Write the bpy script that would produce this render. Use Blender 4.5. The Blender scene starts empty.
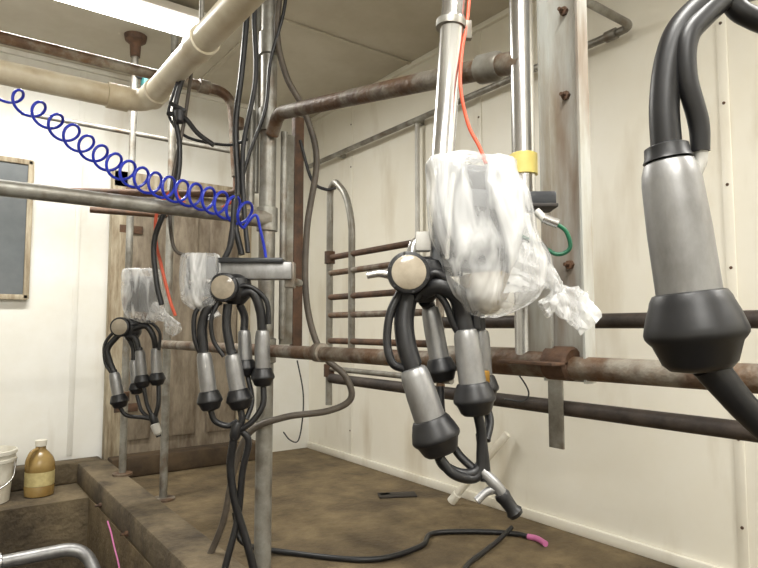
import bpy, bmesh, math, random
from mathutils import Vector, Matrix, Euler, noise
random.seed(4)
scene = bpy.context.scene
scene.view_settings.view_transform = 'Standard'
EYE = 0.886
YAW = math.radians(36.3)
def e(z): return EYE + z

# ------------------------------------------------------------------ materials
def lin(c):
    def f(x):
        x /= 255.0
        return x/12.92 if x <= 0.04045 else ((x+0.055)/1.055)**2.4
    return (f(c[0]), f(c[1]), f(c[2]), 1.0)

def mat(name, c1, c2=None, rough=0.5, metal=0.0, scale=12, bump=0.0, lo=0.35, hi=0.65,
        stretch=(1,1,1), bscale=None, c3=None, trans=0, grime=None, emit=0):
    m = bpy.data.materials.new(name); m.use_nodes = True
    nt = m.node_tree; bs = nt.nodes['Principled BSDF']
    bs.inputs['Roughness'].default_value = rough
    bs.inputs['Metallic'].default_value = metal
    bs.inputs['Transmission Weight'].default_value = trans
    if emit:
        bs.inputs['Emission Color'].default_value = (1.0, .98, .94, 1); bs.inputs['Emission Strength'].default_value = emit
    if c2 is None: c2 = tuple(int(x*0.82) for x in c1)
    tc = nt.nodes.new('ShaderNodeTexCoord'); mp = nt.nodes.new('ShaderNodeMapping')
    mp.inputs['Scale'].default_value = stretch
    nt.links.new(tc.outputs['Object'], mp.inputs['Vector'])
    n = nt.nodes.new('ShaderNodeTexNoise'); n.inputs['Scale'].default_value = scale
    n.inputs['Detail'].default_value = 6; n.inputs['Roughness'].default_value = 0.65
    nt.links.new(mp.outputs['Vector'], n.inputs['Vector'])
    r = nt.nodes.new('ShaderNodeValToRGB')
    r.color_ramp.elements[0].position = lo; r.color_ramp.elements[0].color = lin(c1)
    r.color_ramp.elements[1].position = hi; r.color_ramp.elements[1].color = lin(c2)
    if c3:
        el = r.color_ramp.elements.new((lo+hi)/2); el.color = lin(c3)
    nt.links.new(n.outputs['Fac'], r.inputs['Fac'])
    col = r.outputs['Color']
    if grime:   # (colour, scale, stretch, low, high, strength)
        gm = nt.nodes.new('ShaderNodeMapping'); gm.inputs['Scale'].default_value = grime[2]
        nt.links.new(tc.outputs['Object'], gm.inputs['Vector'])
        gn = nt.nodes.new('ShaderNodeTexNoise'); gn.inputs['Scale'].default_value = grime[1]; gn.inputs['Detail'].default_value = 7
        nt.links.new(gm.outputs['Vector'], gn.inputs['Vector'])
        gr = nt.nodes.new('ShaderNodeMapRange'); gr.inputs['From Min'].default_value = grime[3]; gr.inputs['From Max'].default_value = grime[4]
        gr.inputs['To Max'].default_value = grime[5]
        nt.links.new(gn.outputs['Fac'], gr.inputs['Value'])
        mx = nt.nodes.new('ShaderNodeMix'); mx.data_type = 'RGBA'
        nt.links.new(gr.outputs['Result'], mx.inputs['Factor'])
        nt.links.new(col, mx.inputs[6]); mx.inputs[7].default_value = lin(grime[0])
        col = mx.outputs[2]
    nt.links.new(col, bs.inputs['Base Color'])
    if bump:
        n2 = nt.nodes.new('ShaderNodeTexNoise'); n2.inputs['Scale'].default_value = bscale or scale*4
        n2.inputs['Detail'].default_value = 5
        nt.links.new(mp.outputs['Vector'], n2.inputs['Vector'])
        b = nt.nodes.new('ShaderNodeBump'); b.inputs['Strength'].default_value = bump
        b.inputs['Distance'].default_value = 0.01
        nt.links.new(n2.outputs['Fac'], b.inputs['Height'])
        nt.links.new(b.outputs['Normal'], bs.inputs['Normal'])
    return m

M_wallR = mat('cream_panel', (234,231,220), (226,220,203), 0.42, scale=1.2, lo=.3, hi=.75, grime=((172,154,120),5,(1,1,.25),.56,.82,.6))
M_wallB = mat('white_panel', (234,234,230), (220,217,205), 0.5, scale=1.6, lo=.3, hi=.75, grime=((166,148,118),5,(1,1,.25),.55,.82,.6))
M_ceil = mat('ceiling_panel', (196,190,176), (176,168,150), 0.7, scale=1.5)
M_dirt = mat('manure_dirt_floor', (84,72,52), (128,112,84), 0.85, scale=7, bump=.9, bscale=38, c3=(108,93,68), lo=.3, hi=.7, grime=((60,49,35),2.2,(1,1,1),.48,.68,.7))
M_conc = mat('dirty_concrete', (66,56,42), (122,108,84), 0.9, scale=4, bump=0.8, bscale=40, grime=((44,36,28),3,(1,1,1),.5,.7,.7))
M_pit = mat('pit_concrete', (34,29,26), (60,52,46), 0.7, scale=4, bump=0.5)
M_galv = mat('galvanised_pipe', (158,157,150), (114,109,100), 0.42, 0.4, scale=9, lo=.35, hi=.64, bump=.15, grime=((96,74,52),12,(1,1,1),.54,.72,.7))
M_rust = mat('rusty_galvanised', (134,128,117), (100,76,56), 0.55, 0.25, scale=10, lo=.4, hi=.58, bump=.4, bscale=60, grime=((76,54,40),16,(1,1,1),.5,.68,.8))
M_rust2 = mat('rust_brown_pipe', (104,76,56), (66,52,43), 0.75, 0.1, scale=14, bump=.4)
M_dark = mat('dark_weathered_pipe', (74,65,59), (46,40,37), 0.55, 0.2, scale=14, bump=.2)
M_post = mat('galvanised_channel', (178,179,174), (144,133,115), 0.5, 0.25, scale=5, lo=.42, hi=.7, stretch=(3,3,.5), bump=.15, grime=((112,84,56),7,(2,2,.35),.5,.72,.85))
M_pvc = mat('yellowed_pvc', (218,209,186), (188,170,138), 0.4, scale=5, lo=.45, hi=.75, grime=((138,112,80),6,(1,1,1),.58,.8,.6))
M_pvcw = mat('white_pvc', (232,230,220), (208,200,182), 0.4, scale=6)
M_steel = mat('stainless_steel', (218,218,218), (192,191,190), 0.25, 0.9, scale=14, stretch=(1,1,.3))
M_shell = mat('brushed_teat_cup_steel', (158,158,158), (128,127,126), 0.42, 0.7, scale=18, stretch=(1,1,.5), bump=.05)
M_rub = mat('black_rubber', (20,20,22), (32,32,34), 0.42, scale=20)
M_rubg = mat('dark_grey_rubber', (48,48,50), (34,34,36), 0.5, scale=20)
M_hose = mat('brown_grey_hose', (92,84,74), (66,59,52), 0.5, scale=10)
M_blue = mat('blue_nylon', (42,62,200), (32,48,165), 0.3, scale=10)
M_oran = mat('orange_air_line', (218,92,58), (196,76,46), 0.4, scale=10)
M_green = mat('green_cable', (20,96,66), (14,70,50), 0.4, scale=10)
M_grey = mat('grey_plastic', (112,114,117), (92,94,98), 0.45, scale=8)
M_dgrey = mat('dark_panel_plastic', (46,48,52), (36,38,42), 0.35, scale=8)
M_lgrey = mat('pale_grey_plastic', (200,199,194), (172,169,162), 0.45, scale=8)
M_jar = mat('stained_meter_bowl', (150,138,112), (120,106,80), 0.3, scale=8)
M_glass = mat('milky_sight_glass', (176,166,148), (138,128,112), 0.15, scale=9)
M_wood = mat('weathered_wood', (186,176,154), (130,114,90), 0.8, scale=7, stretch=(4,4,.6), bump=.4)
M_door = mat('weathered_door', (146,135,118), (98,85,70), 0.75, scale=5, stretch=(3,3,.8), bump=.4)
M_doord = mat('dark_wet_wood', (86,70,50), (54,43,32), 0.85, scale=6, bump=.5)
M_board = mat('slate_board', (98,102,104), (78,84,86), 0.4, scale=3)
M_amber = mat('amber_iodine_jug', (186,158,100), (158,126,72), 0.25, scale=7, trans=.35)
M_label = mat('pale_yellow_label', (204,190,136), (178,162,112), 0.6, scale=30)
M_brass = mat('brass', (170,130,60), (120,90,50), 0.35, .8, scale=9)
M_tape = mat('yellow_tape', (230,214,130), (212,194,108), 0.5, scale=9)
M_teal = mat('teal_box', (60,130,130), (44,102,104), 0.5, scale=9)
M_pink = mat('pink_marker', (205,120,170), (190,100,150), 0.5, scale=9)
M_blk = mat('black_plate', (34,30,28), (48,42,36), 0.6, scale=9)
M_fix = mat('lamp_housing', (240,238,232), (228,225,218), 0.5, scale=3)
M_tube = mat('glowing_fluorescent_tube', (250,250,246), (245,245,240), 0.4, scale=3, emit=9)

def plastic():
    m = bpy.data.materials.new('clear_plastic_bag'); m.use_nodes = True
    nt = m.node_tree; bs = nt.nodes['Principled BSDF']; out = nt.nodes['Material Output']
    bs.inputs['Base Color'].default_value = lin((238,239,239)); bs.inputs['Roughness'].default_value = .16
    tr = nt.nodes.new('ShaderNodeBsdfTransparent'); mx = nt.nodes.new('ShaderNodeMixShader')
    tc = nt.nodes.new('ShaderNodeTexCoord'); mp = nt.nodes.new('ShaderNodeMapping')
    mp.inputs['Rotation'].default_value = (0, .6, 0); mp.inputs['Scale'].default_value = (1.7, 1.7, .45)
    n = nt.nodes.new('ShaderNodeTexNoise'); n.inputs['Scale'].default_value = 14; n.inputs['Detail'].default_value = 3
    n.inputs['Distortion'].default_value = 1.0
    nt.links.new(tc.outputs['Object'], mp.inputs['Vector']); nt.links.new(mp.outputs['Vector'], n.inputs['Vector'])
    mr = nt.nodes.new('ShaderNodeMapRange'); mr.inputs['From Min'].default_value = .44; mr.inputs['From Max'].default_value = .74
    mr.inputs['To Min'].default_value = .24; mr.inputs['To Max'].default_value = .85
    nt.links.new(n.outputs['Fac'], mr.inputs['Value'])
    nt.links.new(mr.outputs['Result'], mx.inputs['Fac'])
    b = nt.nodes.new('ShaderNodeBump'); b.inputs['Strength'].default_value = .5; b.inputs['Distance'].default_value = .01
    nt.links.new(n.outputs['Fac'], b.inputs['Height']); nt.links.new(b.outputs['Normal'], bs.inputs['Normal'])
    nt.links.new(tr.outputs[0], mx.inputs[1]); nt.links.new(bs.outputs[0], mx.inputs[2])
    nt.links.new(mx.outputs[0], out.inputs['Surface'])
    return m
M_bag = plastic()

# ------------------------------------------------------------------ mesh builder
def catmull(pts, n):
    if len(pts) < 3 or n <= 1: return [Vector(p) for p in pts]
    P = [Vector(p) for p in pts]; P = [2*P[0]-P[1]] + P + [2*P[-1]-P[-2]]
    out = []
    for i in range(1, len(P)-2):
        a, b, c, d = P[i-1], P[i], P[i+1], P[i+2]
        for j in range(n):
            t = j/n
            out.append(0.5*((2*b)+(c-a)*t+(2*a-5*b+4*c-d)*t*t+(-a+3*b-3*c+d)*t**3))
    out.append(P[-2]); return out

def fillet(pts, R, n=7):
    P = [Vector(p) for p in pts]; out = [P[0]]
    for i in range(1, len(P)-1):
        a = (P[i-1]-P[i]); b = (P[i+1]-P[i])
        r = min(R, a.length*.45, b.length*.45)
        s = P[i]+a.normalized()*r; t = P[i]+b.normalized()*r
        for j in range(n+1):
            q = j/n
            out.append(s*(1-q)**2 + P[i]*2*q*(1-q) + t*q*q)
    out.append(P[-1]); return out

class Builder:
    def __init__(s, name, loc=(0,0,0), k=None, yaw=True):
        s.name, s.loc, s.k = name, Vector(loc), k
        s.yaw = yaw and k is not None
        s.v, s.f, s.fm, s.mats = [], [], [], []
    def P(s, p):
        if s.k is None: return Vector(p) - s.loc
        y = p[2] if len(p) > 2 else 0
        return Vector((p[0]*s.k, y*s.k, -p[1]*s.k))
    def mi(s, m):
        if m not in s.mats: s.mats.append(m)
        return s.mats.index(m)
    def sweep(s, C, R, m, seg=14, cap=True, wr=0.0, flat=1.0, wf=3.0, seed=0):
        n = len(C); base = len(s.v); mi = s.mi(m)
        T = []
        for i in range(n):
            a = C[max(i-1,0)]; b = C[min(i+1,n-1)]; d = b-a
            T.append(d.normalized() if d.length > 1e-9 else (T[-1] if T else Vector((0,0,1))))
        up = Vector((0,1,0)) if abs(T[0].y) < .8 else Vector((0,0,1))
        N = (up - T[0]*up.dot(T[0])).normalized()
        for i in range(n):
            N = (N - T[i]*N.dot(T[i]))
            N = N.normalized() if N.length > 1e-6 else Vector((1,0,0))
            Bn = T[i].cross(N)
            for j in range(seg):
                a = 2*math.pi*j/seg
                rr = R[i]
                if wr:
                    q = Vector((math.cos(a)*wf+seed, math.sin(a)*wf, i*.12))
                    rr *= 1 + wr*noise.noise(q) + wr*.5*noise.noise(q*2.7)
                s.v.append(C[i] + N*math.cos(a)*rr*flat + Bn*math.sin(a)*rr)
        for i in range(n-1):
            for j in range(seg):
                a = base+i*seg+j; b = base+i*seg+(j+1)%seg
                s.f.append((a, b, b+seg, a+seg)); s.fm.append(mi)
        if cap:
            s.f.append(tuple(base+j for j in range(seg))[::-1]); s.fm.append(mi)
            s.f.append(tuple(base+(n-1)*seg+j for j in range(seg))); s.fm.append(mi)
    def tube(s, pts, r, m, n=7, seg=12, round_=None, **kw):
        K = s.k or 1.0
        Q = [s.P(p) for p in pts]
        if round_: C = fillet(Q, round_*K)
        else: C = catmull(Q, n)
        if isinstance(r, (int, float)): R = [r*K]*len(C)
        else:
            R = []
            for i in range(len(C)):
                t = i/(len(C)-1)*(len(r)-1); a = int(min(t, len(r)-2)); R.append((r[a]*(1-(t-a))+r[a+1]*(t-a))*K)
        s.sweep(C, R, m, seg, **kw)
    def lathe(s, p0, p1, prof, m, seg=24, **kw):
        """prof: (distance along p0->p1, radius) in builder units"""
        K = s.k or 1.0
        a = s.P(p0); d = (s.P(p1)-a).normalized()
        C = [a + d*q[0]*K for q in prof]; R = [max(q[1]*K, 1e-5) for q in prof]
        n = len(C); base = len(s.v); mi = s.mi(m)
        up = Vector((0,1,0)) if abs(d.y) < .8 else Vector((0,0,1))
        N = (up-d*up.dot(d)).normalized(); Bn = d.cross(N)
        for i in range(n):
            for j in range(seg):
                t = 2*math.pi*j/seg
                s.v.append(C[i]+(N*math.cos(t)+Bn*math.sin(t))*R[i])
        for i in range(n-1):
            for j in range(seg):
                x = base+i*seg+j; y = base+i*seg+(j+1)%seg
                s.f.append((x, y, y+seg, x+seg)); s.fm.append(mi)
        s.f.append(tuple(base+j for j in range(seg))[::-1]); s.fm.append(mi)
        s.f.append(tuple(base+(n-1)*seg+j for j in range(seg))); s.fm.append(mi)
    def box(s, c, size, m, bevel=0.0, rot=(0,0,0)):
        """world builder: size xyz; unit builder: size (width, height, depth)"""
        K = s.k or 1.0
        if s.k is not None: size = (size[0]*K, size[2]*K, size[1]*K)
        bm = bmesh.new(); bmesh.ops.create_cube(bm, size=1)
        for v in bm.verts: v.co = Vector((v.co.x*size[0], v.co.y*size[1], v.co.z*size[2]))
        if bevel: bmesh.ops.bevel(bm, geom=bm.edges[:], offset=bevel*K, segments=2, affect='EDGES', profile=.5)
        R = Euler(rot).to_matrix(); c = s.P(c); base = len(s.v); mi = s.mi(m)
        bm.verts.index_update(); bm.verts.ensure_lookup_table()
        for v in bm.verts: s.v.append(R @ v.co + c)
        for f in bm.faces: s.f.append(tuple(base+v.index for v in f.verts)); s.fm.append(mi)
        bm.free()
    def grid_rings(s, rings, m, seg=84, n=7, power=4.0, wr=2.0, seed=0):
        """plastic-bag skin: rings (u, v, half width, half depth)"""
        K = s.k
        C = catmull([Vector((r[0], r[1], 0)) for r in rings], n)
        H = catmull([Vector((r[2], r[3], 0)) for r in rings], n)
        base = len(s.v); mi = s.mi(m)
        for i, c in enumerate(C):
            for j in range(seg):
                a = 2*math.pi*j/seg; ca, sa = math.cos(a), math.sin(a)
                q = (abs(ca)**power+abs(sa)**power)**(-1/power)
                hw, hd = max(H[i].x, .5), max(H[i].y, .5)
                p = Vector((ca*1.6+seed, sa*1.6, i*.09)); w = noise.noise(p*1.3)*1.4
                p2 = Vector((ca*3.4+seed+i*.07, sa*3.4, i*.045)); w += (.5-abs(noise.noise(p2)))*1.8 + noise.noise(p2*2.1)*.35
                w *= wr
                x = c.x + ca*q*hw + ca*w; y = sa*q*hd + sa*w
                z = c.y + .6*wr*noise.noise(p2*1.7+Vector((9,3,1)))
                s.v.append(Vector((x*K, y*K, -z*K)))
        for i in range(len(C)-1):
            for j in range(seg):
                x = base+i*seg+j; y = base+i*seg+(j+1)%seg
                s.f.append((x, y, y+seg, x+seg)); s.fm.append(mi)
        s.f.append(tuple(base+j for j in range(seg))[::-1]); s.fm.append(mi)
        s.f.append(tuple(base+(len(C)-1)*seg+j for j in range(seg))); s.fm.append(mi)
    def done(s, parent=None):
        me = bpy.data.meshes.new(s.name); me.from_pydata([tuple(v) for v in s.v], [], s.f)
        for m in s.mats: me.materials.append(m)
        for p, i in zip(me.polygons, s.fm): p.material_index = i; p.use_smooth = True
        me.update()
        bm = bmesh.new(); bm.from_mesh(me); bmesh.ops.recalc_face_normals(bm, faces=bm.faces[:]); bm.to_mesh(me); bm.free()
        me.set_sharp_from_angle(angle=math.radians(38))
        o = bpy.data.objects.new(s.name, me); scene.collection.objects.link(o)
        o.location = s.loc
        if s.yaw: o.rotation_euler = (0, 0, -YAW)
        if parent: o.parent = parent
        return o

def slab(name, lo, hi, m, bevel=0):
    b = Builder(name); lo = Vector(lo); hi = Vector(hi)
    b.box((lo+hi)/2, (hi-lo), m, bevel); return b.done()

# ------------------------------------------------------------------ room shell
XR, YB, ZC = 2.27, 3.98, 2.496
XL, YF = -2.4, -2.3
slab('wall_right', (XR, YF-.1, -1.0), (XR+.1, YB+.1, ZC+.1), M_wallR)
slab('wall_back', (XL, YB, -1.0), (XR, YB+.1, ZC+.1), M_wallB)
slab('wall_left', (XL-.1, YF-.1, -1.0), (XL, YB+.1, ZC+.1), M_wallB)
slab('wall_front', (XL, YF-.1, -1.0), (XR, YF, ZC+.1), M_wallB)
slab('ceiling', (XL, YF, ZC), (XR, YB, ZC+.1), M_ceil)
b = Builder('floor')
def fl(lo, hi, m):
    lo = Vector(lo); hi = Vector(hi); b.box((lo+hi)/2, hi-lo, m)
fl((.68, YF, -1.0), (XR, YB, 0), M_dirt)
fl((XL, YF, -1.0), (-.75, YB, 0), M_dirt)
fl((-.75, 3.5, -1.0), (.68, YB, 0), M_conc)
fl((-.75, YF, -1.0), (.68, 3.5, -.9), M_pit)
b.done()
b = Builder('concrete_curb')
b.box((.76, (YF+3.84)/2+.01, .06), (.16, 3.84-YF-.02, .119), M_conc, .012)
for y in (3.2, 2.7, 2.2, 1.7):
    b.lathe((.68, y, .03), (.60, y, .03), [(0,.012),(.012,.012),(.014,.006),(.03,.006)], M_rust2, 8)
b.done()
b = Builder('concrete_curb')
b.box((.04, 3.91, .06), (1.56, .12, .119), M_conc, .012)
b.done()
# wall panel battens / trims
b = Builder('trim_1')
for y in (-.25, .97, 2.19, 3.41):
    b.box((XR-.003, y, ZC/2), (.006, .035, ZC-.02), M_wallR, .002)
    for i in range(8):
        b.lathe((XR-.006, y, .2+i*.3), (XR-.02, y, .2+i*.3), [(0,.006),(.003,.005)], M_rust2, 8)
b.done()
b = Builder('trim_2')
for x in (.66, -.56, 1.9):
    b.box((x, YB-.003, .12+(ZC-.12)/2), (.03, .006, ZC-.16), M_wallB, .002)
b.box((0, YB-.01, ZC-.015), (XR*2-.1, .02, .03), M_wallB, .003)
b.done()
b = Builder('trim_3'); b.box((XR-.012, (YF+YB)/2, ZC-.015), (.024, YB-YF-.05, .03), M_wallR, .003); b.done()
slab('baseboard_right', (XR-.02, YF+.02, .0), (XR, YB-.02, .045), M_wallR, .004)
b = Builder('trim_4')
for x in (.1, 1.32): b.box((x, .85, ZC-.004), (.03, 6.2, .008), M_ceil, .001)
for y in (.3, 2.74): b.box((0, y, ZC-.006), (4.5, .03, .008), M_ceil, .001)
b.done()

# door in back wall
b = Builder('door_1')
b.box((1.28, YB-.03, .93), (.80, .04, 1.66), M_door)
for x in (1.0, 1.28, 1.56): b.box((x, YB-.06, .95), (.2, .012, 1.5), M_door, .004)
b.box((.885, YB-.045, .96), (.1, .07, 1.8), M_wood, .004)
b.box((1.71, YB-.045, .96), (.09, .07, 1.8), M_wood, .004)
b.box((1.3, YB-.045, 1.81), (.92, .07, .1), M_wood, .004)
b.box((1.33, YB-.10, .06), (.95, .17, .115), M_doord, .01)
b.box((1.05, YB-.075, 1.0), (.04, .03, .14), M_rust2, .004)
for z in (.4, 1.5): b.box((.95, YB-.075, z), (.14, .012, .05), M_rust2, .003)
b.done()
b = Builder('framed_chalkboard')
b.box((.06, YB-.02, e(.565)), (.66, .02, .76), M_board)
for z in (.955, .175): b.box((.06, YB-.025, e(z)), (.70, .035, .03), M_wood, .004)
for x in (-.28, .40): b.box((x, YB-.025, e(.565)), (.03, .035, .80), M_wood, .004)
b.done()

# ------------------------------------------------------------------ lamps
def lamp(name, x, y, L, along_x, power, drop=0.0):
    b = Builder(name); s = (L, .20, .04) if along_x else (.20, L, .04)
    b.box((x, y, ZC-.022-drop), s, M_fix, .006)
    if drop:
        for q in (-.4, .4):
            p = (x+q*L, y) if along_x else (x, y+q*L)
            b.tube([(p[0],p[1],ZC-drop-.01),(p[0],p[1],ZC)], .006, M_galv)
    for o_ in (-.05, .05):
        h = L*.48; z = ZC-.066-drop
        if along_x: p0, p1 = (x-h, y+o_, z), (x+h, y+o_, z)
        else: p0, p1 = (x+o_, y-h, z), (x+o_, y+h, z)
        b.tube([p0, p1], .019, M_tube, seg=16)
        for p in (p0, p1): b.box((p[0], p[1], z+.008), (.02,.03,.05) if along_x else (.03,.02,.05), M_fix, .002)
    o = b.done()
    l = bpy.data.lights.new(name+'_light', 'AREA'); l.shape = 'RECTANGLE'; l.size = L*.98; l.size_y = .19
    l.energy = power; l.color = (1.0, .98, .93)
    lo = bpy.data.objects.new('tube_light', l); scene.collection.objects.link(lo)
    lo.location = (x, y, ZC-.092-drop)
    if not along_x: lo.rotation_euler = (0, 0, math.pi/2)
    lo.parent = o
lamp('added_fill_lamp', .40, 2.95, 1.25, True, 50, .03)
lamp('added_fill_lamp', .1, .1, 1.25, True, 52)  # unseen fixture above the camera, added to brighten the room
lamp('added_fill_lamp', 1.6, -.9, 1.25, False, 54)  # out-of-view fixture over the near stalls, added as extra fill
lamp('added_fill_lamp', -.9, -1.2, 1.25, True, 62)  # added behind the camera for frontal light and highlights on pipes; never in view

# ------------------------------------------------------------------ pipework (world metres)
PX = .95
b = Builder('stall_post')
b.tube([(PX,1.98,0),(PX,1.98,ZC)], .030, M_galv, seg=20)
b.lathe((PX,1.98,0),(PX,1.98,1),[(0,.07),(.012,.07),(.014,.034),(.05,.034)], M_rust)
for z in (e(-.08), e(.393), e(.76), e(1.05)):
    b.lathe((PX,1.98,z-.045),(PX,1.98,z+.045),[(0,.031),(.003,.038),(.087,.038),(.09,.031)], M_galv)
b.box((PX+.075,1.97,e(.33)), (.05,.012,.78), M_galv, .002)
b.box((PX+.125,1.985,e(.36)), (.04,.03,.88), M_rust2, .004)
b.tube([(PX-.05,2.02,e(.45)),(PX-.05,2.02,e(.80))], .016, M_galv)
b.tube([(PX-.02,2.04,e(.5)),(PX-.02,2.04,e(1.6))], .012, M_galv)
b.tube([(PX+.05,1.95,e(-.04)),(PX+.05,1.95,e(.72))], .013, M_galv)
b.done()
b = Builder('rump_rail')
b.tube([(PX,3.3,e(-.085)),(PX,1.98,e(-.08)),(PX,-2.2,e(-.06))], .0215, M_rust, n=1, seg=18)
b.tube([(PX,1.02,e(-.067)),(PX,.70,e(-.066))], .027, M_rust, seg=18)
b.lathe((PX,.74,e(-.066)),(PX,.68,e(-.066)),[(0,.027),(.002,.032),(.05,.032),(.055,.027)], M_rust2)
b.lathe((PX,1.62,e(-.075)),(PX,1.58,e(-.075)),[(0,.022),(.002,.029),(.04,.029),(.042,.022)], M_rust)
b.done()
b = Builder('cross_pipe')
b.tube([(-1.6,1.955,e(.393)),(PX-.03,1.975,e(.393))], .0235, M_galv, seg=18)
b.lathe((PX-.11,1.975,e(.393)),(PX,1.975,e(.393)),[(0,.024),(.003,.03),(.07,.03),(.09,.036),(.11,.036)], M_rust)
b.done()
b = Builder('overhead_pipe')
b.tube([(-1.6,2.6,e(1.09)),(1.06,2.6,e(1.09)),(1.09,2.6,e(.70))], .023, M_rust, round_=.09, seg=16)
b.lathe((.9,2.6,e(1.09)),(1.0,2.6,e(1.09)),[(0,.024),(.003,.03),(.05,.03),(.053,.024)], M_rust)
b.lathe((1.09,2.6,e(.98)),(1.09,2.6,e(.9)),[(0,.024),(.003,.03),(.05,.03),(.053,.024)], M_rust)
b.tube([(1.09,2.6,e(.70)),(1.09,2.6,e(.62)),(.8,2.7,e(.60)),(.45,2.9,e(.60))], .016, M_rust2, round_=.05)
b.done()
b = Builder('divider_pipe')
b.tube([(PX+.0,1.95,e(.70)),(PX,1.90,e(.765)),(PX,.83,e(.558)),(PX,.79,e(.54))], .024, M_rust, round_=.07, seg=18)
b.lathe((PX,.91,e(.573)),(PX,.82,e(.555)),[(0,.025),(.002,.032),(.05,.032),(.06,.025)], M_galv)
b.done()
b = Builder('milk_line_pvc_pipe')
b.tube([(-1.6,2.5,e(.92)),(.65,2.5,e(.92)),(.65,-1.8,e(.92))], .044, M_pvc, round_=.10, seg=22)
for p0, p1 in (((.50,2.5,e(.92)),(.58,2.5,e(.92))), ((.65,2.42,e(.92)),(.65,2.34,e(.92))), ((.65,1.9,e(.92)),(.65,1.8,e(.92))), ((-.1,2.5,e(.92)),(-.2,2.5,e(.92)))):
    b.lathe(p0, p1, [(0,.044),(.002,.051),(.08,.051),(.082,.044)], M_pvc)
for y in (1.86, 1.2): b.tube([(.65,y,e(.92)),(.65,y,ZC)], .008, M_galv)
b.done()
b = Builder('corner_support_pole')
cx, cyy = .815, 3.38
b.tube([(cx,cyy,.12),(cx,cyy,ZC)], .0185, M_galv, seg=16)
b.lathe((cx,cyy,ZC),(cx,cyy,0),[(0,.06),(.03,.055),(.05,.03),(.12,.026)], M_rust2)
b.lathe((cx,cyy,.12),(cx,cyy,1),[(0,.05),(.01,.05),(.012,.026)], M_rust)
for z in (.5, 1.0, 1.6): b.lathe((cx,cyy,z),(cx,cyy,3),[(0,.019),(.002,.024),(.05,.024),(.052,.019)], M_rust2)
b.done()
b = Builder('inner_support_pole')
b.tube([(.98,3.22,0),(.98,3.22,ZC)], .020, M_galv, seg=16)
b.tube([(.98,3.22,e(.60)),(.6,3.30,e(.60))], .016, M_rust2)
b.tube([(1.4,3.25,e(1.02)),(.3,3.5,e(1.10))], .014, M_galv)
b.lathe((.98,3.22,0),(.98,3.22,1),[(0,.06),(.01,.06),(.012,.03)], M_rust)
b.done()

# right-hand channel post
b = Builder('channel_post')
cy, zt, zb = .700, ZC, e(-.10)
h = zt-zb; zc = (zt+zb)/2
b.box((PX+.02, cy, zc), (.006, .09, h), M_post)
b.box((PX+.005, cy-.044, zc), (.03, .005, h), M_post)
b.box((PX+.005, cy+.044, zc), (.03, .005, h), M_post)
PY = .795
b.tube([(PX,PY,e(-.06)),(PX,PY,ZC)], .0235, M_steel, seg=22)
b.box((PX-.012, PY-.035, e(.04)), (.008, .075, .20), M_post, .002)
b.lathe((PX,PY,e(.31)),(PX,PY,e(.40)),[(0,.0245),(.001,.028),(.043,.028),(.045,.0245)], M_tape)
for z in (e(.12), e(.45), e(.62)):
    b.lathe((PX+.018,cy,z),(PX-.02,cy,z),[(0,.009),(.008,.009),(.009,.004),(.02,.004)], M_rust2, 6)
b.box((PX-.03, .75, e(-.065)), (.07,.13,.006), M_rust2, .001)
b.done()

# stall-front rails
b = Builder('stall_front_rails')
SX = 1.5
b.tube([(SX,2.42,e(-.235)),(SX,-2.2,e(-.235))], .0225, M_dark, seg=16)
b.tube([(SX,1.64,e(.02)),(SX,-2.2,e(.02))], .021, M_dark, seg=16)
b.tube([(SX,2.42,e(-.19)),(SX,1.6,e(-.19))], .012, M_galv)
b.box((SX-.025, 1.13, e(-.14)), (.008,.05,.42), M_galv, .001)
b.box((SX-.025, -1.2, e(-.43)), (.008,.05,.92), M_galv, .001)
b.done()
b = Builder('stall_gate')
b.tube([(SX,2.44,e(-.36)),(SX,2.44,e(.66)),(SX,2.40,e(.70)),(SX,2.30,e(.62)),(SX,2.25,e(.48)),(SX,2.25,e(-.10))], .016, M_galv, round_=.06)
for z, m in ((.335,M_rust2),(.26,M_rust),(.145,M_rust2),(.06,M_rust),(-.06,M_rust2)):
    b.tube([(SX,2.44,e(z)),(SX,1.66,e(z))], .014, m)
b.tube([(SX,1.66,e(-.25)),(SX,1.66,e(.36))], .016, M_rust)
for z in (-.2,.335): b.lathe((SX,2.44,e(z-.03)),(SX,2.44,e(z+.05)),[(0,.017),(.002,.025),(.06,.025),(.062,.017)], M_rust2)
b.done()

b = Builder('wall_water_pipe')
b.tube([(2.21,3.9,e(1.216)),(2.21,1.28,e(1.216)),(1.55,1.28,e(1.216)),(1.55,1.28,ZC)], .0165, M_galv, round_=.05)
for y in (3.5,2.65,1.7):
    b.box((2.24,y,e(1.216)), (.06,.03,.04), M_galv, .003)
b.lathe((2.21,1.40,e(1.216)),(2.21,1.34,e(1.216)),[(0,.017),(.002,.023),(.05,.023),(.052,.017)], M_galv)
b.tube([(2.225,2.65,e(1.2)),(2.225,2.65,e(.36))], .014, M_lgrey)
b.done()

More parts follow.
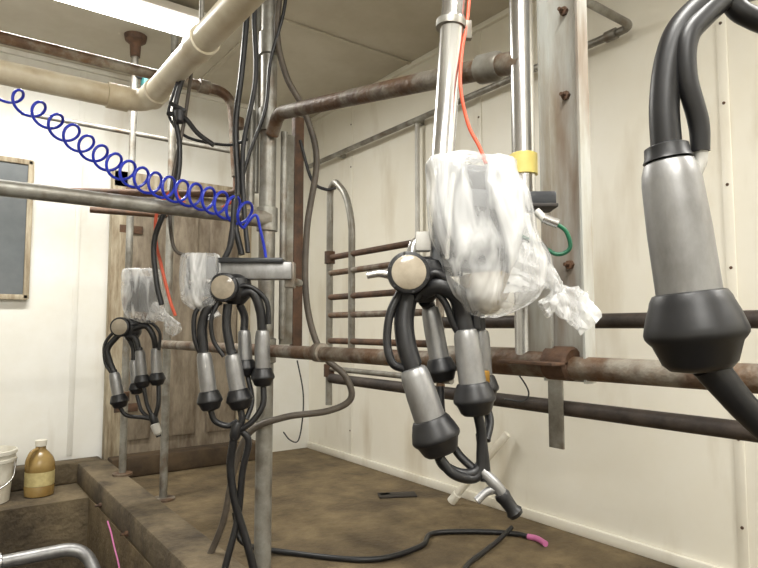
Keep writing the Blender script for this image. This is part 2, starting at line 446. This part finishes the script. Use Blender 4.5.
# ------------------------------------------------------------------ teat cups / milking units
def cup(b, top, bot, r, y=0, stub=True, seg=28, cs=.90):
    a = Vector(top); c = Vector(bot); L = (c-a).length
    p0 = (top[0], top[1], y); p1 = (bot[0], bot[1], y)
    if stub:
        b.lathe(p0, p1, [(-.55*r,.45*r),(-.5*r,.55*r),(.02*L,.6*r)], M_rub, seg)
    b.lathe(p0, p1, [(0,.62*r),(.02*L,.78*r),(.08*L,.88*r),(.16*L,.93*r),(.5*L,.99*r),(.9*L,r),(L,r)], M_shell, seg)
    prof = [(-.35,1.06),(-.3,1.2),(-.1,1.32),(.05,1.36),(.4,1.50),(.8,1.62),(1.0,1.67),(1.15,1.65),(1.28,1.56),(1.4,1.44),(2.05,1.2),(2.25,1.0),(2.35,.5)]
    b.lathe(p0, p1, [(L+q*r*cs, w*r*.94) for q, w in prof], M_rub, seg)

def glass(b, u, v, r, y=-8):
    b.lathe((u,v,y-r*.35), (u,v,y+10), [(0,.86*r),(.05*r,.97*r),(.2*r,r),(.5*r,r),(.6*r,.9*r),(1.3*r,.92*r),(1.6*r,.6*r)], M_rub, 36)
    b.lathe((u,v,y-r*.40), (u,v,y+10), [(0,.74*r),(.03*r,.80*r),(.2*r,.82*r)], M_glass, 36)
    for i in range(6):
        t = i*math.pi/3+.3
        b.lathe((u+r*.92*math.cos(t), v+r*.92*math.sin(t), y-r*.38), (u+r*.92*math.cos(t), v+r*.92*math.sin(t), y), [(0,.06*r),(.15*r,.06*r)], M_rubg, 6)

# --- unit nearest the middle
locC = (.620,.785,e(.0467)); kC = 1/600
b = Builder('milking_unit', locC, kC)
glass(b, 8, -26, 21, -14)
b.lathe((24,-44,12),(24,20,12),[(0,10),(4,20),(14,25),(26,24),(38,16),(46,10)], M_rub, 30)
b.tube([(-6,-24,-8),(-20,-26,-8),(-33,-24,-8)], [5,4,3.6], M_steel)
b.tube([(12,-42,8),(14,-56,10),(20,-62,12)], 5, M_steel)
b.box((24,-60,10),(16,20,14), M_lgrey, 2)
b.box((48,-30,14),(34,10,12), M_rubg, 2)
cup(b, (12,67), (30,120), 15.5, -6)
cup(b, (65,29), (72,86), 13.5, 0)
cup(b, (32,6), (42,62), 10.5, 26)
cup(b, (84,30), (86,80), 11, 30)
b.box((87,78,20),(10,14,10), M_brass, 2)
for pts, r in (
    ([(8,-4,4),(4,20,0),(6,44,-4),(12,65,-6)], 10),
    ([(0,-8,0),(-10,14,-4),(-13,42,-6),(-8,62,-8),(4,68,-6)], 4.2),
    ([(24,-10,0),(40,-14,-8),(56,-4,-6),(62,14,0),(65,30,0)], 9),
    ([(18,-14,-6),(34,-26,-12),(52,-14,-10),(74,2,0),(76,28,2)], 4.4),
    ([(16,0,0),(28,-12,-4),(44,2,-4),(52,22,-2),(60,36,0)], 3.6),
    ([(26,0,16),(30,4,24),(32,8,26)], 7),
    ([(36,-10,16),(60,-8,26),(80,8,30),(84,28,30)], 7),
    ([(0,-12,4),(-4,10,2),(2,30,2),(4,50,2)], 3.6),
    ([(36,148,-6),(42,161,-4),(58,170,0),(72,170,2),(80,162,4)], 5.2),
    ([(76,110,0),(80,130,2),(80,150,3),(78,170,2),(68,175,0),(50,168,-8),(38,154,-8)], 5.0),
    ([(80,132,4),(83,160,4),(84,178,2)], 5.4),
    ([(42,88,26),(44,120,22),(56,150,12),(74,168,4)], 4.2),
    ([(88,106,28),(92,122,22),(86,140,10)], 4.6),
    ): b.tube(pts, r, M_rub)
b.tube([(80,168,2),(92,180,0),(102,193,0)], [5,6,6], M_shell)
b.tube([(74,196,-2),(84,188,0),(96,184,0)], [4,4,5], M_shell)
b.lathe((98,189,0),(114,211,0),[(0,7),(3,8),(8,7),(18,6.5),(22,8.5),(26,7)], M_rub, 20)
b.done()

b = Builder('steel_retractor_cylinder', locC, kC)
b.lathe((45,-140,14),(57,-300,14),[(0,9),(2,13),(8,13),(10,12),(150,12),(152,13.5),(160,13.5),(162,12),(240,12),(243,8)], M_steel, 30)
b.tube([(60,-380,14),(64,-700,14),(66,-936,14)], 1.2, M_steel)
b.lathe((55,-288,14),(56,-300,14),[(0,12),(.5,16),(8,16),(8.5,12)], M_galv, 24)
b.box((72,-286,14),(10,20,8), M_galv, 1)
b.done()

b = Builder('bagged_control_box', locC, kC)
b.box((76,-84,18),(80,108,38), M_grey, 4, (0,.08,0))
b.box((76,-86,-3),(66,90,6), M_dgrey, 3, (0,.08,0))
b.box((50,-84,-7),(4,88,4), M_lgrey, 1, (0,.08,0))
b.box((76,-102,-7),(30,18,2), M_grey, 1, (0,.08,0))
for i in range(3): b.lathe((66+i*10,-70,-4),(66+i*10,-70,-12),[(0,3.4),(4,3.4),(4.6,2.6)], M_grey, 12)
b.box((140,-105,24),(44,16,30), M_dgrey, 2)
b.box((128,-98,24),(70,4,34), M_blk, 1)
b.lathe((88,-28,20),(92,20,20),[(0,26),(16,26),(26,22),(36,14),(42,8)], M_jar, 28)
b.grid_rings([(70,-142,28,8),(70,-141,41,26),(73,-125,44,32),(80,-95,50,34),(86,-60,52,34),(95,-30,52,32),(94,-6,42,28),(90,8,28,20),(88,16,12,8),(88,17,1,1)], M_bag, wr=2.6, seed=2)
b.tube([(114,-34,0),(134,-26,-4),(148,-18,-6),(153,-13,-6),(160,-4,-6),(172,8,-6),(188,26,-6)], [24,17,8,5,12,17,12], M_bag, n=9, seg=44, wr=.55, flat=.5, wf=2.6)
b.tube([(144,-30,-6),(152,-18,-10),(156,-8,-6),(150,4,-4),(142,10,-4)], [7,6,6,8,9], M_bag, n=8, seg=30, wr=.5, wf=2.0, seed=5)
b.tube([(34,-138,8),(56,-147,4),(86,-146,4),(114,-136,8)], [3,5,4,3], M_bag, n=8, seg=20, wr=.8)
b.done()
b = Builder('orange_air_hose', locC, kC)
b.tube([(66,-560,20),(78,-400,20),(74,-310,14),(66,-262,8),(63,-220,2),(70,-180,0),(80,-155,-6),(86,-136,-10)], 1.9, M_oran)
b.done()
b = Builder('green_sensor_cable', locC, kC)
b.tube([(138,-90,0),(146,-80,-4)], 4, M_lgrey); b.tube([(144,-82,-4),(158,-76,-6)], 5, M_steel)
b.tube([(156,-76,-6),(166,-68,-6),(170,-52,-4),(158,-46,0),(140,-58,6),(120,-70,20)], 2.2, M_green)
b.tube([(130,-60,4),(144,-56,0),(150,-44,2),(150,-20,10)], 1.6, M_rub)
b.done()

# --- nearest unit
locD = (.532,.254,e(.111)); kD = .52/600
b = Builder('milking_unit', locD, kD)
cup(b, (-27,-42), (-10,102), 30.5, 0, seg=44, cs=.97)
b.lathe((-28,-50,0),(-10,104,0),[(-8,17),(-6,21),(4,22),(8,24)], M_rub, 32)
b.tube([(-28,-46,0),(-29,-100,0),(-22,-150,0),(-6,-185,0),(30,-215,4),(90,-240,20)], [15,14.5,14,14,14,14], M_rub, seg=22)
b.tube([(0,-28,-4),(4,-40,-4),(4,-56,-4)], [5,6,7], M_lgrey)
b.tube([(4,-50,-4),(2,-80,-6),(-10,-125,-10),(-8,-165,-10),(12,-190,-6),(40,-215,0)], [9,10,10,11,11,11], M_rub, seg=20)
b.tube([(40,-235,0),(48,-205,0),(70,-190,0),(130,-170,10),(240,-60,20),(265,30,30)], 11, M_rub)
b.tube([(6,165,0),(24,188,0),(46,212,2),(80,240,6),(130,262,10)], [17,15,14,14,14], M_rub, seg=20)
glass(b, 250, 70, 34, -10)
b.lathe((265,30,30),(265,120,30),[(0,16),(8,34),(30,42),(54,38),(72,20)], M_rub, 30)
cup(b, (220,60), (214,150), 28, 70, seg=32)
b.tube([(90,-240,20),(160,-220,30),(230,-100,30),(262,30,30)], 12, M_rub)
b.tube([(244,60,50),(226,30,66),(220,64,70)], 12, M_rub)
b.tube([(130,262,10),(210,250,20),(265,190,30),(265,110,30)], 12, M_rub)
b.done()

# --- unit B
locB = (.650,1.818,e(.0863)); kB = 1.85/600
b = Builder('milking_unit', locB, kB)
glass(b, 26, -12, 14.5, -8)
b.lathe((34,-26,8),(34,20,8),[(0,8),(4,14),(12,16),(22,15),(30,8)], M_rub, 26)
b.tube([(16,-16,-6),(4,-20,-6),(-9,-17,-6)], [3.4,3,2.6], M_steel)
cup(b, (6,52), (12,92), 8, -4); cup(b, (33,54), (40,91), 8.4, 0)
cup(b, (62,30), (63,70), 7.6, 4); cup(b, (42,30), (44,62), 7, 12)
for pts, r in (
    ([(20,0,0),(10,8,-4),(4,26,-4),(6,50,-4)], 5),
    ([(14,-4,0),(-2,12,-6),(-3,36,-6),(2,52,-4)], 2.4),
    ([(28,4,0),(27,26,0),(32,52,0)], 4.6),
    ([(36,-4,0),(52,-8,0),(60,10,2),(62,30,4)], 4.8),
    ([(30,-8,-4),(48,-14,-4),(66,0,0),(69,24,2)], 2.4),
    ([(38,4,8),(42,16,12),(42,30,12)], 4),
    ([(20,2,-6),(14,20,-8),(16,40,-6),(26,56,-4)], 2.2),
    ([(14,108,-4),(18,119,-2),(30,124,0),(40,120,0)], 3),
    ([(42,106,0),(44,118,0),(40,128,0)], 3.4),
    ([(64,85,4),(64,104,2),(54,120,0),(42,128,0)], 3),
    ([(46,75,12),(52,100,8),(48,118,2)], 2.6)): b.tube(pts, r, M_rub)
b.lathe((40,120,0),(36,140,0),[(0,4),(4,5.5),(14,5.5),(18,4)], M_rub)
b.done()
b = Builder('support_arm_bracket', locB, kB)
b.box((54,-30,10),(74,18,16), M_shell, 1.5)
b.box((50,-40,10),(66,5,26), M_dgrey, 1)
b.box((88,-26,14),(10,26,12), M_galv, 1)
b.tube([(86,-20,14),(92,-20,22),(94,-20,40)], 4, M_galv)
b.tube([(20,-40,10),(28,-62,10),(30,-110,12)], 3, M_rubg)
b.done()
b = Builder('bagged_control_box', locB, kB)
b.box((1,-24,6),(30,40,20), M_grey, 2, (0,.05,0)); b.box((-5,-22,-6),(9,34,3), M_dgrey, 1)
b.grid_rings([(0,-46,8,4),(0,-45,17,11),(0,-30,19,14),(1,-10,19,14),(2,3,16,12),(3,10,7,5),(3,11,1,1)], M_bag, wr=1.2, seed=7, n=6)
b.tube([(6,6,-2),(12,10,-2),(16,18,-2)], [6,3,7], M_bag, seg=24, wr=.6, wf=2.5)
b.done()
b = Builder('milk_hose', locB, kB)
b.tube([(36,138,0),(33,165,2),(38,200,4),(50,240,6),(62,285,8)], 4, M_rub)
b.tube([(42,128,2),(50,140,4),(44,170,6),(40,215,6),(30,260,0),(24,300,0)], 3.4, M_rub)
b.done()

# --- unit A (farthest)
locA = (.576,2.865,e(.124)); kA = 2.65/600
b = Builder('milking_unit', locA, kA)
glass(b, 23, 27, 9.8, -4)
b.lathe((30,18,6),(30,50,6),[(0,5),(3,9),(10,10),(16,9),(22,5)], M_rub, 22)
cup(b, (17,72), (22,95), 5.6, -2); cup(b, (41,50), (44,76), 5.2, 0)
cup(b, (56,48), (58,74), 5.2, 2); cup(b, (33,60), (36,84), 4.8, 6)
for pts, r in (
    ([(20,34,0),(10,48,-2),(12,60,-2),(17,72,-2)], 3),([(16,30,0),(7,44,-2),(8,62,-2),(14,72,-2)], 1.6),
    ([(28,36,0),(36,38,0),(40,50,0)], 3),([(30,30,0),(46,26,0),(54,36,0),(56,48,2)], 3),
    ([(30,26,-2),(48,22,0),(60,32,0),(60,50,0)], 1.6),([(28,38,4),(32,48,6),(33,60,6)], 2.6),
    ([(23,105,-2),(30,114,0),(46,116,0),(56,118,0)], 2),([(46,86,0),(50,104,0),(56,116,0)], 2),
    ([(60,85,2),(61,102,0),(58,116,0)], 2.2),([(37,95,6),(44,110,2),(54,117,0)], 1.8)): b.tube(pts, r, M_rub)
b.lathe((55,112,0),(62,134,0),[(0,3),(4,4),(12,4),(14,2.6),(24,2.4)], M_rub)
b.lathe((57,120,-1),(63,134,-1),[(2,3),(3,4.4),(12,4),(14,2)], M_lgrey)
b.done()
b = Builder('bagged_control_box', locA, kA)
b.box((41,-6,6),(28,36,16), M_grey, 2, (0,.05,0)); b.box((36,-4,-4),(9,30,3), M_dgrey, 1)
b.grid_rings([(40,-31,6,4),(40,-30,16,10),(42,-15,18,12),(44,4,19,12),(46,16,16,10),(48,22,6,4),(48,23,1,1)], M_bag, wr=1.2, seed=11, n=6)
b.tube([(52,10,-2),(64,16,-2),(68,18,-2),(74,28,-2),(78,34,-2)], [9,5,3,7,5], M_bag, seg=26, wr=.6, wf=2.5, flat=.7)
b.done()

# ------------------------------------------------------------------ hoses and cables round the post
loc2 = (1.049,1.910,e(.1008)); k2 = .0036
b = Builder('vacuum_hose', loc2, k2)
b.tube([(-20,-330,-12),(-24,-270,-12),(-14,-225,-12),(4,-190,-12),(17,-140,-12),(8,-70,-12),(8,0,-12),(22,50,-12),(46,74,-12),(52,96,-12),(30,108,-12),(-12,114,-12),(-45,128,-14),(-60,165,-14),(-70,215,-14),(-92,262,-12),(-120,300,-10)], 3.2, M_hose)
b.done()
b = Builder('pulsation_hose_bundle', loc2, k2)
for pts, r, m in (
    ([(-48,-360,-20),(-52,-300,-20),(-57,-230,-20),(-62,-170,-22),(-58,-110,-24),(-60,-75,-26),(-52,-42,-30)], 3.0, M_rub),
    ([(-40,-360,-16),(-46,-290,-18),(-44,-220,-18),(-54,-150,-22),(-52,-90,-24),(-46,-44,-30)], 2.4, M_rubg),
    ([(-12,-380,-14),(-16,-300,-14),(-30,-240,-14),(-34,-190,-16),(-50,-140,-18),(-60,-90,-24),(-66,-44,-28)], 1.8, M_rub),
    ([(-110,-240,-20),(-122,-190,-22),(-116,-150,-24),(-118,-110,-26),(-136,-60,-28),(-134,-20,-28),(-128,6,-28)], 2.6, M_rub),
    ([(-106,-240,-20),(-112,-180,-22),(-120,-130,-24),(-124,-90,-24),(-118,-50,-28),(-104,-40,-28)], 1.8, M_hose),
    ([(-114,-235,-20),(-126,-200,-20),(-128,-180,-20),(-110,-160,-20),(-70,-152,-20),(-50,-158,-20)], 1.5, M_rub),
    ([(0,-160,-10),(12,-120,-10),(26,-110,-10),(36,-112,-8)], 1.6, M_rub)): b.tube(pts, r, m)
b.done()
b = Builder('orange_air_hose', loc2, k2)
b.tube([(-118,-120,-10),(-140,-92,-10),(-142,-60,-10),(-136,-34,-10),(-126,0,-12),(-120,16,-12)], 1.6, M_oran)
b.tube([(-60,-100,-14),(-90,-86,-14),(-118,-100,-14),(-122,-120,-12)], 1.4, M_oran)
b.done()
b = Builder('shutoff_valve', loc2, k2)
b.tube([(-128,-182,-26),(-112,-178,-26),(-98,-162,-26),(-82,-150,-26)], 2.4, M_rub)
b.lathe((-116,-186,-26),(-116,-170,-26),[(0,3),(2,5),(12,5),(14,3)], M_rubg)
b.box((-118,-188,-26),(18,4,5), M_rub, 1, (0,.5,0))
b.done()
b = Builder('wire_hanger', loc2, k2)
b.tube([(-2,60,0),(4,90,0),(4,115,0),(0,138,0),(-8,138,0),(-15,130,0)], .7, M_rubg)
b.done()
b = Builder('wire_hanger', (PX,1.0,e(-.08)), .0021)
b.tube([(30,-8),(50,0),(66,10),(78,30),(72,40),(52,38)], .9, M_rubg)
b.tube([(20,4),(40,6),(56,-2)], .8, M_rubg)
b.done()

# blue coil
loc3 = (.923,1.679,e(.0887)); k3 = .003167
b = Builder('coiled_blue_air_hose', loc3, k3)
path = catmull([Vector(p+(0,)) for p in ((-345,-236),(-305,-214),(-270,-193),(-235,-168),(-200,-144),(-165,-124),(-130,-112),(-95,-102),(-68,-92),(-52,-84))], 60)
turns, R = 18, 11
pts = []
L = [0]
for i in range(1, len(path)): L.append(L[-1]+(path[i]-path[i-1]).length)
for i, p in enumerate(path):
    q = L[i]/L[-1]; q2 = q**1.45
    a = 2*math.pi*turns*q2
    t = (path[min(i+1,len(path)-1)]-path[max(i-1,0)]).normalized()
    nrm = Vector((-t.y, t.x, 0))
    rr = R*(.85+.3*q)*(1+.12*noise.noise(Vector((q*9,0,0))))
    lean = t*(math.sin(a)*rr*.45)
    o = nrm*math.cos(a)*rr + lean
    pts.append((p.x+o.x, p.y+o.y, math.sin(a)*rr))
b.tube(pts, 1.5, M_blue, n=1, seg=8)
b.tube([pts[-1],(-46,-86,0),(-42,-72,6),(-38,-50,12),(-36,-30,16)], 1.5, M_blue)
b.done()

# ------------------------------------------------------------------ things on floor / in pit
b = Builder('floor_cable')
b.tube([(.98,2.30,.16),(1.0,2.26,.05),(1.14,2.16,.012),(1.358,1.908,.012),(1.60,1.90,.012),(1.74,1.985,.012),(1.90,1.90,.012),(2.02,1.78,.012),(2.04,1.72,.012)], .011, M_rub)
b.tube([(2.04,1.72,.012),(2.05,1.68,.012),(2.03,1.62,.012)], .012, M_pink)
b.tube([(2.03,1.80,.03),(1.90,1.76,.012),(1.76,1.706,.012),(1.60,1.64,.012),(1.45,1.5,.012),(1.3,1.2,.012)], .010, M_rub)
b.done()
b = Builder('black_floor_plate'); b.box((2.0,2.56,.006),(.2,.08,.010), M_blk, .003, (0,0,-.5)); b.box((1.95,2.60,.006),(.06,.04,.010), M_blk, .003, (0,0,-.2)); b.done()
b = Builder('leaning_pvc_pipe')
b.tube([(2.12,2.27,.02),(2.225,1.99,.38)], .018, M_pvcw, seg=16)
b.lathe((2.12,2.27,.02),(2.225,1.99,.38),[(-.005,.018),(-.003,.023),(.05,.023),(.052,.018)], M_pvcw)
b.done()
b = Builder('amber_iodine_jug', (.475,3.70,0))
J = (.475,3.70)
b.lathe((J[0],J[1],.0),(J[0],J[1],1),[(0,.06),(.006,.070),(.05,.073),(.056,.070),(.13,.070),(.136,.073),(.17,.072),(.20,.060),(.225,.040),(.24,.026),(.262,.024)], M_amber, 28)
b.lathe((J[0],J[1],.058),(J[0],J[1],1),[(0,.0705),(.001,.0715),(.07,.0715),(.071,.0705)], M_label, 28)
b.lathe((J[0],J[1],.258),(J[0],J[1],1),[(0,.024),(.001,.029),(.03,.029),(.032,.026)], M_pvcw, 20)
b.tube([(J[0]-.02,J[1]-.03,.248),(J[0]-.05,J[1]-.055,.235),(J[0]-.068,J[1]-.06,.19),(J[0]-.06,J[1]-.045,.15)], .010, M_amber)
b.done()
b = Builder('white_bucket', (.235,3.70,0))
J = (.235,3.70)
b.lathe((J[0],J[1],0),(J[0],J[1],1),[(0,.095),(.004,.105),(.20,.122),(.205,.130),(.22,.131),(.223,.125),(.24,.127),(.245,.134),(.262,.134),(.264,.126),(.20,.118),(.02,.1)], M_pvcw, 36)
b.tube([(J[0]-.13,J[1],.21),(J[0]-.10,J[1]-.10,.12),(J[0],J[1]-.14,.08),(J[0]+.10,J[1]-.10,.12),(J[0]+.13,J[1],.21)], .004, M_steel)
b.done()
b = Builder('stainless_milk_pipe')
b.tube([(-.74,2.94,-.065),(.56,2.94,-.065),(.61,2.78,-.22),(.61,2.72,-.9)], .027, M_shell, round_=.09, seg=24)
b.lathe((.22,2.94,-.065),(.30,2.94,-.065),[(0,.028),(.003,.038),(.03,.038),(.034,.028)], M_steel)
b.done()
b = Builder('pink_cable')
b.tube([(.655,2.95,.02),(.645,2.80,-.02),(.64,2.6,-.18),(.60,2.5,-.6),(.5,2.4,-.88)], .0035, M_pink)
b.done()
b = Builder('teal_junction_box', (.88,3.3,e(1.30)))
b.box((.90,3.36,e(1.38)),(.10,.07,.10), M_teal, .006); b.tube([(cx,cyy-.01,e(1.38)),(.90,3.36,e(1.38))], .014, M_rubg)
b.done()

# ------------------------------------------------------------------ camera / world
w = bpy.data.worlds.new('world'); scene.world = w; w.use_nodes = True
w.node_tree.nodes['Background'].inputs[0].default_value = (.5,.45,.38,1); w.node_tree.nodes['Background'].inputs[1].default_value = .15
cd = bpy.data.cameras.new('camera'); cd.lens = 28.5; cd.sensor_width = 36; cd.clip_start = .02
co = bpy.data.objects.new('camera', cd); scene.collection.objects.link(co)
co.location = (0,0,EYE); co.rotation_euler = (math.radians(94.2), 0, -YAW)
scene.camera = co
